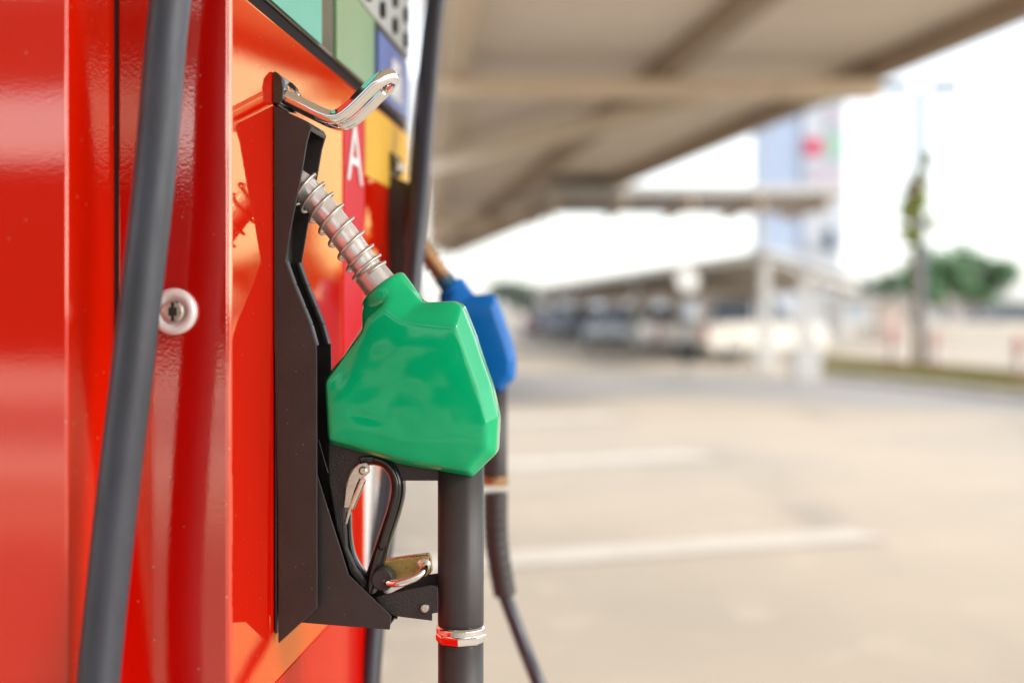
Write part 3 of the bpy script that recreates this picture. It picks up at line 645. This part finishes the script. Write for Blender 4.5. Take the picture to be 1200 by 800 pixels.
# ------------------------------------------------------------------ carport
Pn, Pf = Vector((5.6, 32.0, 2.60)), Vector((1.30, 85.0, 2.60)); Pr = Vector((12.6, 52.0, 2.10)); Pb = Pf + (Pr - Pn)
cp = thing('carport', 'low open carport with brown roof and white posts over the parked cars', 'carport', (Pn.x, Pn.y, 0))
po = Vector((Pn.x, Pn.y, 0))
bm = NB(); loft(bm, [[p - po for p in (Pn, Pf, Pb, Pr)], [p - po + Vector((0, 0, 0.07)) for p in (Pn, Pf, Pb, Pr)]]); link('roof', bm, M['roof2'], cp)
beam(Pn - po + Vector((-0.06, 0, 0.10)), Pf - po + Vector((-0.06, 0, 0.10)), 0.10, 0.22, 'fascia', M['white_paint'], cp)
beam(Pn - po + Vector((0.05, -0.08, 0.16)), Pr - po + Vector((0.05, -0.08, 0.16)), 0.12, 0.26, 'fascia', M['white_paint'], cp)
for s in (0.25, 0.5, 0.75, 0.98):
    beam(Pn.lerp(Pf, s) - po - Vector((0, 0, 0.002)), Pr.lerp(Pb, s) - po - Vector((0, 0, 0.002)), 0.12, 0.16, 'rafter', M['beam_dark'], cp)
def cpost(p, h_, foot=True):
    p = p - po; bm = NB(); box(bm, (p.x - 0.11, p.y - 0.11, 0), (p.x + 0.11, p.y + 0.11, h_)); pst = link('post', bm, M['white_paint'], cp, bevel=0.01)
    if foot:
        bm = NB(); box(bm, (p.x - 0.26, p.y - 0.26, 0), (p.x + 0.26, p.y + 0.26, 0.55)); link('footing', bm, M['white_paint'], pst, bevel=0.03)
cpost(Pn + Vector((0.12, 0.12, 0)), 2.59)
cpost(Vector((5.69, 27.6, 0)), 2.20)
beam(Vector((5.69, 32.0, 2.70)) - po, Vector((5.72, 23.9, 1.96)) - po, 0.16, 0.14, 'brace', M['white_paint'], cp)
for s in (0.33, 0.66, 0.97): cpost(Pn.lerp(Pf, s) + Vector((0.12, 0, 0)), 2.59, False)
for s in (0.02, 0.5, 0.97): cpost(Pr.lerp(Pb, s) + Vector((-0.2, 0, 0)), 2.09, False)

# ------------------------------------------------------------------ cars
def make_car(name, label, paint, loc, heading, kind='sedan', cat='car'):
    rt = thing(name, label, cat, loc, (0, 0, heading), 'vehicles parked by the carport')
    Ln, Wd = (5.1, 1.82) if kind == 'pickup' else ((4.2, 1.74) if kind == 'hatch' else (4.5, 1.76))
    a = Ln / 2
    if kind == 'pickup': side = [(-a, .45), (-a, .98), (-a + .05, 1.06), (-.55, 1.06), (-.5, 1.02), (1.05, 1.05), (a - .25, .98), (a - .03, .84), (a, .42), (a - .2, .30), (-a + .25, .34)]
    elif kind == 'hatch': side = [(-a, .42), (-a, .86), (-a + .12, .96), (.8, .95), (a - .35, .84), (a - .05, .66), (a, .36), (a - .15, .22), (-a + .15, .24)]
    else: side = [(-a, .40), (-a + .02, .80), (-a + .2, .93), (-1.3, .97), (.75, .95), (a - .35, .83), (a - .05, .64), (a, .36), (a - .15, .22), (-a + .15, .24)]
    wx0, wx1 = (-1.45, 1.60) if kind == 'pickup' else (-1.27, 1.33)
    bm = NB()
    rings = []
    for y, s_, zc in ((-Wd / 2, .97, -.02), (-Wd / 2 + .06, 1, 0), (Wd / 2 - .06, 1, 0), (Wd / 2, .97, -.02)):
        rings.append([Vector((x * s_, y, z + (zc if z > .6 else 0))) for x, z in side])
    loft(bm, rings); link('body', bm, paint, rt, bevel=0.05, seg=3)
    if kind == 'pickup': cab = [(-.62, 1.055), (-.48, 1.62), (.45, 1.66), (1.12, 1.045)]
    elif kind == 'hatch': cab = [(-1.95, .955), (-1.55, 1.44), (.05, 1.48), (.95, .945)]
    else: cab = [(-1.75, .965), (-1.05, 1.40), (.05, 1.43), (.92, .945)]
    lw, tw = Wd / 2 - .07, Wd / 2 - .22
    def cabring(y0, y1, ins): return None
    (x0, z0), (x1, z1), (x2, z2), (x3, z3) = cab
    bm = NB()
    loft(bm, [[Vector((x0, -lw, z0)), Vector((x3, -lw, z3)), Vector((x3, lw, z3)), Vector((x0, lw, z0))], [Vector((x1, -tw, z1)), Vector((x2, -tw, z2)), Vector((x2, tw, z2)), Vector((x1, tw, z1))]])
    link('window', bm, M['car_glass'], rt, bevel=0.02)
    bm = NB(); loft(bm, [[Vector((x, sy * (tw + .015), z)) for x, z, sy in ((x1 - .02, z1, -1), (x2 + .03, z2, -1), (x2 + .03, z2, 1), (x1 - .02, z1, 1))], [Vector((x, sy * (tw - .06), z + .045)) for x, z, sy in ((x1 + .1, z1, -1), (x2 - .1, z2, -1), (x2 - .1, z2, 1), (x1 + .1, z1, 1))]])
    link('roof', bm, paint, rt, bevel=0.012)
    for sy in (-1, 1):
        for (xa, za), (xb, zb) in (((x0, z0), (x1, z1)), ((x3, z3), (x2, z2)), (((x0 + x3) / 2 - .05, z0), ((x1 + x2) / 2, z1))):
            bm = NB(); tube(bm, [Vector((xa, sy * lw, za)), Vector((xb, sy * tw, zb))], 0.035, 8); link('pillar', bm, paint, rt)
    wr = .36 if kind == 'pickup' else .32
    for wx in (wx0, wx1):
        for sy in (-1, 1):
            c = Vector((wx, sy * (Wd / 2 - .11), wr)); bm = NB(); ax = (0, sy, 0)
            lathe(bm, [(.20, -.10), (wr - .03, -.10), (wr, -.06), (wr, .07), (wr - .03, .115), (.22, .105)], c, ax, 28)
            wh = link('wheel', bm, M['tyre'], rt, bevel=0)
            bm = NB(); lathe(bm, [(0, .04), (.06, .10), (.215, .085), (.225, .10), (.225, .02), (0, .02)], c, ax, 20); link('rim', bm, M['rim'], wh)
    for sy in (-1, 1):
        bm = NB(); box(bm, (a - .30, sy * (Wd / 2 - .42) - .17, .62 + (.12 if kind == 'pickup' else 0)), (a - .02, sy * (Wd / 2 - .42) + .17, .75 + (.12 if kind == 'pickup' else 0))); link('headlight', bm, M['head'], rt, bevel=.03)
        bm = NB(); hz_ = .62 if kind == 'pickup' else .70
        box(bm, (-a - .015, sy * (Wd / 2 - .10) - .07, hz_), (-a + .12, sy * (Wd / 2 - .10) + .07, hz_ + .32)); link('tail_lamp', bm, M['tail'], rt, bevel=.02)
        bm = NB(); box(bm, (x3 - .28, sy * (Wd / 2 + .02) - .09, .97), (x3 - .12, sy * (Wd / 2 + .02) + .09, 1.10)); link('mirror', bm, paint, rt, bevel=.03)
    bm = NB(); box(bm, (-a - .05, -.8, .36), (-a + .1, .8, .52)); link('bumper', bm, M['tyre'], rt, bevel=.03)
    bm = NB(); box(bm, (a - .12, -.78, .34), (a + .03, .78, .48)); link('bumper', bm, M['tyre'], rt, bevel=.03)
    if kind == 'pickup':
        bm = NB(); box(bm, (-a + .12, -.78, 1.055), (-.64, .78, 1.062)); link('bed', bm, M['tyre'], rt)
    return rt
rw, fw = G(837, 424.5), G(930, 421.5); mid = (rw + fw) / 2
make_car('pickup_truck', 'white pickup truck parked behind the two white carport posts', M['car_white'], (mid.x - 0.15, mid.y + 0.6, 0), math.atan2(2.0, 2.4), 'pickup', 'pickup truck')
def put(px, py): g = G(px, py); return (g.x, g.y, 0)
make_car('parked_car', 'pale silver hatchback nose out beside the white pickup', M['car_silver'], put(728, 408), R(-108), 'hatch')
make_car('parked_car', 'slate blue saloon parked between the silver hatchback and the white pickup', M['car_blue'], put(772, 404), R(70), 'sedan')
make_car('parked_car', 'dark charcoal saloon parked left of the silver hatchback', M['car_dark'], put(690, 399), R(-105), 'sedan')
make_car('parked_car', 'mid grey hatchback farther under the carport beside the charcoal saloon', M['car_grey'], put(664, 396.5), R(-104), 'hatch')
make_car('parked_car', 'maroon saloon farthest along the carport row', M['car_maroon'], put(643, 394.5), R(-104), 'sedan')

# white disc added to stand in for a blurred bright spot by the carport
p = W(805, 328, 31.0); spot_ = thing('bright_spot_disc', 'round white disc on a thin pole, added for a blurred bright spot before the carport', 'sign', (p.x, p.y, 0))
bm = NB(); lathe(bm, [(0, -.02), (.25, -.02), (.27, 0), (.25, .02), (0, .02)], (0, -0.05, p.z), (0.25, -1, 0.35), 28); link('disc', bm, M['white_paint'], spot_)
bm = NB(); cyl(bm, (0, 0.02, 0), (0, 0.02, p.z + .1), 0.025, 12); link('pole', bm, M['pole'], spot_)

# ------------------------------------------------------------------ tower
Zt = 130.0
ta, tb = W(895, 105, Zt), W(990, 90, Zt); tw_ = tb.x - ta.x
tr = thing('tower_building', 'tall pale blue and white tower with coloured signs beyond the canopies', 'building', (ta.x, Zt, 0))
Ht = tb.z + 1.5; mx = tw_ * 0.48
bm = NB(); box(bm, (0, 0, 7.2), (mx, 6, Ht)); link('blue_wing', bm, M['tower_blue'], tr)
bm = NB(); box(bm, (mx + .003, -0.3, 7.2), (tw_, 6, Ht - .4)); link('white_wing', bm, M['tower_white'], tr)
bm = NB(); box(bm, (-0.4, 0.1, 0), (tw_ - .3, 5.8, 7.197)); link('podium', bm, M['tower_white'], tr)
def tpanel(nm, px0, px1, y0, y1, m, par=tr, dep=0.12, yy=-0.302):
    a, c = W(px0, y1, Zt), W(px1, y0, Zt); bm = NB(); box(bm, (a.x - ta.x, yy - dep, a.z), (c.x - ta.x, yy, c.z)); return link(nm, bm, m, par)
tpanel('sign', 943, 962, 163, 182, M['red_sign'])
tpanel('sign', 972, 989, 100, 122, M['green_sign'])
tpanel('sign', 966, 988, 126, 150, M['pink_sign'])
tpanel('sign', 948, 986, 192, 226, M['pink_sign'], dep=.08)
tpanel('sign', 966, 988, 154, 188, M['green_sign'], dep=.06)
for k in range(6): tpanel('window', 899, 939, 112 + k * 20, 122 + k * 20, M['tower_blue'], dep=.05, yy=-0.002)
for k in range(3): tpanel('window', 905, 930, 262 + k * 25, 276 + k * 25, M['tower_glass'], dep=.05, yy=0.098)

# ------------------------------------------------------------------ lamp post
g = G(1078, 431); lp_ = thing('street_lamp', 'tall grey twin armed street lamp rising behind the slender tree', 'street lamp', g)
zt = CH + (HY - 106) / F * g.y
bm = NB(); tube(bm, [Vector((0, 0, 0)), Vector((0, 0, 1.2)), Vector((0, 0, zt))], [.15, .13, .10], 14); link('pole', bm, M['pole'], lp_, smooth=True)
for sx in (-1, 1):
    bm = NB(); tube(bm, [Vector((0, 0, zt - .05)), Vector((sx * .2, 0, zt + .02)), Vector((sx * .40, 0, zt + .06))], .03, 10); ar = link('arm', bm, M['pole'], lp_)
    bm = NB(); box(bm, (sx * .60 - .34, -.16, zt - .03), (sx * .60 + .34, .16, zt + .17)); link('lamp_head', bm, M['pole'], ar, bevel=.03)

# ------------------------------------------------------------------ trees
def make_tree(name, label, loc, H, cr, czr, trunk_r, leaf_m, n, leaf, limbs=7, seed=1, lean=(0, 0), group='trees beyond the verge'):
    rnd = random.Random(seed); rt = thing(name, label, 'tree', loc, (0, 0, 0), group)
    cz = H - czr
    bm = NB(); top = Vector((lean[0], lean[1], cz))
    tube(bm, crom([Vector((0, 0, 0)), Vector((lean[0] * .2 + .03, lean[1] * .2, cz * .35)), Vector((lean[0] * .6, lean[1] * .6, cz * .7)), top, Vector((lean[0], lean[1], H - czr * .5))], 5), lambda s: trunk_r * (1 - .75 * s), 10)
    tips = []
    for k in range(limbs):
        a = 6.283 * k / limbs + rnd.uniform(-.3, .3); f = rnd.uniform(.5, .95); e = rnd.uniform(-.35, .8)
        st = Vector((lean[0] * .8, lean[1] * .8, cz * rnd.uniform(.7, 1.0))); tp = top + Vector((math.cos(a) * cr * f, math.sin(a) * cr * f, czr * e))
        md = st.lerp(tp, .5) + Vector((0, 0, .12 * czr)); tube(bm, crom([st, md, tp], 4), lambda s: trunk_r * .42 * (1 - .8 * s), 7); tips.append(tp)
    link('trunk', bm, M['bark'], rt, smooth=True)
    cl = [(top + Vector((0, 0, czr * .3)), .62)] + [(t, rnd.uniform(.32, .5)) for t in tips]
    cl += [(top + Vector((rnd.uniform(-.7, .7) * cr, rnd.uniform(-.7, .7) * cr, rnd.uniform(-.5, .85) * czr)), rnd.uniform(.22, .4)) for _ in range(limbs)]
    if cr < .5: cl = [(top + Vector((rnd.gauss(0, .16), rnd.gauss(0, .16), rnd.uniform(-1.15, .9) * czr)), rnd.uniform(.16, .5)) for _ in range(22)]; cl = [(c, min(r, .32) if abs(c.z - top.z) > .5 * czr else r) for c, r in cl]
    bm = NB()
    for i in range(n):
        c, r = rnd.choice(cl); v = Vector((rnd.gauss(0, 1), rnd.gauss(0, 1), rnd.gauss(0, 1))).normalized() * (rnd.random() ** .45)
        p = c + Vector((v.x * cr * r, v.y * cr * r, v.z * (czr if cr > .5 else .5) * r)); s = leaf * rnd.uniform(.6, 1.3)
        d1 = Vector((rnd.uniform(-1, 1), rnd.uniform(-1, 1), rnd.uniform(-.7, .7))).normalized(); d2 = d1.orthogonal().normalized(); d2 = (d2 + d1.cross(d2) * rnd.uniform(-1, 1)).normalized()
        bm.faces.new([bm.verts.new(x) for x in (p - d1 * s, p + d2 * s * .45, p + d1 * s, p - d2 * s * .45)])
    link('crown', bm, leaf_m, rt); return rt
g = G(1074, 431.5); zt = CH + (HY - 182) / F * g.y
make_tree('slender_tree', 'slender young tree with a narrow yellow green crown on the verge', g, zt, .40, .95, .11, M['leaf_y'], 4200, .085, 13, 3)
g = G(1150, 399); make_tree('broad_tree', 'rounded dark green tree with forked trunk right of the slender tree', g, CH + (HY - 300) / F * g.y, 1.95, 1.25, .18, M['leaf'], 5200, .13, 9, 5, (-.55, 0))
g = G(1108, 400); make_tree('broad_tree', 'taller dark green tree left of the rounded one behind the slender tree', g, CH + (HY - 287) / F * g.y, 1.6, 1.5, .16, M['leaf'], 4800, .13, 8, 9, (-.1, 0))
g = G(1062, 396); make_tree('small_tree', 'small green tree low behind the slender tree on its left', g, CH + (HY - 318) / F * g.y, 1.2, .9, .10, M['leaf'], 2200, .12, 6, 11)
g = G(1195, 392); make_tree('small_tree', 'dark bush-like tree at the right edge of the view', g, CH + (HY - 352) / F * g.y, 1.6, .9, .1, M['leaf_far'], 2200, .15, 6, 13)
for i, (px, H_, c_) in enumerate(((598, 4.2, 2.6), (618, 3.4, 2.2), (1010, 4.5, 3.0))):
    x = W(px, 363, 150).x
    make_tree('distant_tree', ['hazy grey tree far beyond the left end of the carport', 'lower grey tree far beyond the carport fascia', 'distant grey green tree behind the low pale wall', 'distant grey green tree beyond the right edge'][i], (x, 150, 0), H_, c_, H_ * .38, .2, M['leaf_far'], 1400, .34, 7, 20 + i, group='far hazy trees')

# ------------------------------------------------------------------ low buildings, wall, bollards beyond the verge
def low_building(label, px0, px1, ytop, Z, m, roof_m, dep=6):
    a, c = W(px0, ytop, Z), W(px1, ytop, Z); rt = thing('low_building', label, 'building', (a.x, Z, 0)); wd = c.x - a.x
    bm = NB(); box(bm, (0, 0, 0), (wd, dep, a.z - .25)); link('wall', bm, m, rt)
    bm = NB(); box(bm, (-.3, -.5, a.z - .247), (wd + .3, dep + .3, a.z)); link('roof', bm, roof_m, rt)
    k = max(2, int(wd / 2.2))
    for i in range(k):
        x = (i + .5) * wd / k; bm = NB(); box(bm, (x - .5, -.04, .8), (x + .5, -.002, min(2.0, a.z - .5))); link('window', bm, M['tower_glass'], rt)
    return rt
low_building('low white building with a flat roof right of the carport', 984, 1052, 346, 78, M['wall'], M['white_paint'])
low_building('low pale building with grey windows behind the green trees', 1090, 1160, 352, 82, M['wall'], M['roof2'])
low_building('long grey brown building far behind the row of parked cars', 645, 900, 341, 110, M['wall_shade'], M['roof2'], 8)
bm = NB(); a, c = W(1000, 392, 62), W(1330, 392, 62); box(bm, (0, 0, 0), (c.x - a.x, .2, .85)); o = link('boundary_wall', bm, M['concrete'], bevel=.02); o.location = (a.x, 62, 0); tag(o, 'low pale boundary wall running behind the trees', 'wall')
bm = NB(); a = W(1030, 390, 58); box(bm, (0, 0, 0), (1.1, .5, 1.5)); box(bm, (-.06, -.06, 1.503), (1.16, .56, 1.6)); o = link('utility_cabinet', bm, M['wall_pink'], bevel=.02); o.location = (a.x, 58, 0); tag(o, 'terracotta utility cabinet standing before the low white building', 'cabinet')
for px, py, lb in ((1046, 433, 'faded red and white bollard left of the slender tree'), (1096, 437, 'faded red and white bollard right of the slender tree'), (1194, 452, 'faded red and white bollard at the right edge of the view')):
    g = G(px, py); bo = thing('bollard', lb, 'bollard', g, (0, 0, 0), 'bollards along the verge')
    bm = NB(); lathe(bm, [(0, 0), (.09, 0), (.09, .85), (.07, .93), (0, .95)], (0, 0, 0), (0, 0, 1), 18); pb = link('post', bm, M['bollard_red'], bo)
    bm = NB(); lathe(bm, [(.0905, .30), (.094, .30), (.094, .52), (.0905, .52)], (0, 0, 0), (0, 0, 1), 18); link('white_band', bm, M['white_paint'], bo)
make_car('parked_car', 'dark car standing beyond the boundary wall near the right edge', M['car_dark'], (W(1186, 380, 70).x, 70, 0), R(10), 'sedan')
# thin posts at the left end of the carport
for px, lb in ((604, 'thin pale post left of the blue nozzle side gap'), (626, 'pale post by the far left end of the carport')):
    g = G(px, 392); bm = NB(); cyl(bm, (0, 0, 0), (0, 0, 3.0 if px > 610 else 2.2), .10 if px > 610 else .06, 12); o = link('white_post', bm, M['white_paint']); o.location = g; tag(o, lb, 'post')
# shop block added behind the viewer to darken reflections in the paint
sh_ = thing('unseen_building', 'long dark shop building added behind the camera', 'building', (-34, -36, 0))
bm = NB(); box(bm, (0, -6, 0), (60, 0, 5.2)); link('wall', bm, M['unseen'], sh_)
bm = NB(); box(bm, (-.5, -6.5, 5.203), (60.5, .8, 5.6)); link('roof', bm, M['unseen'], sh_)
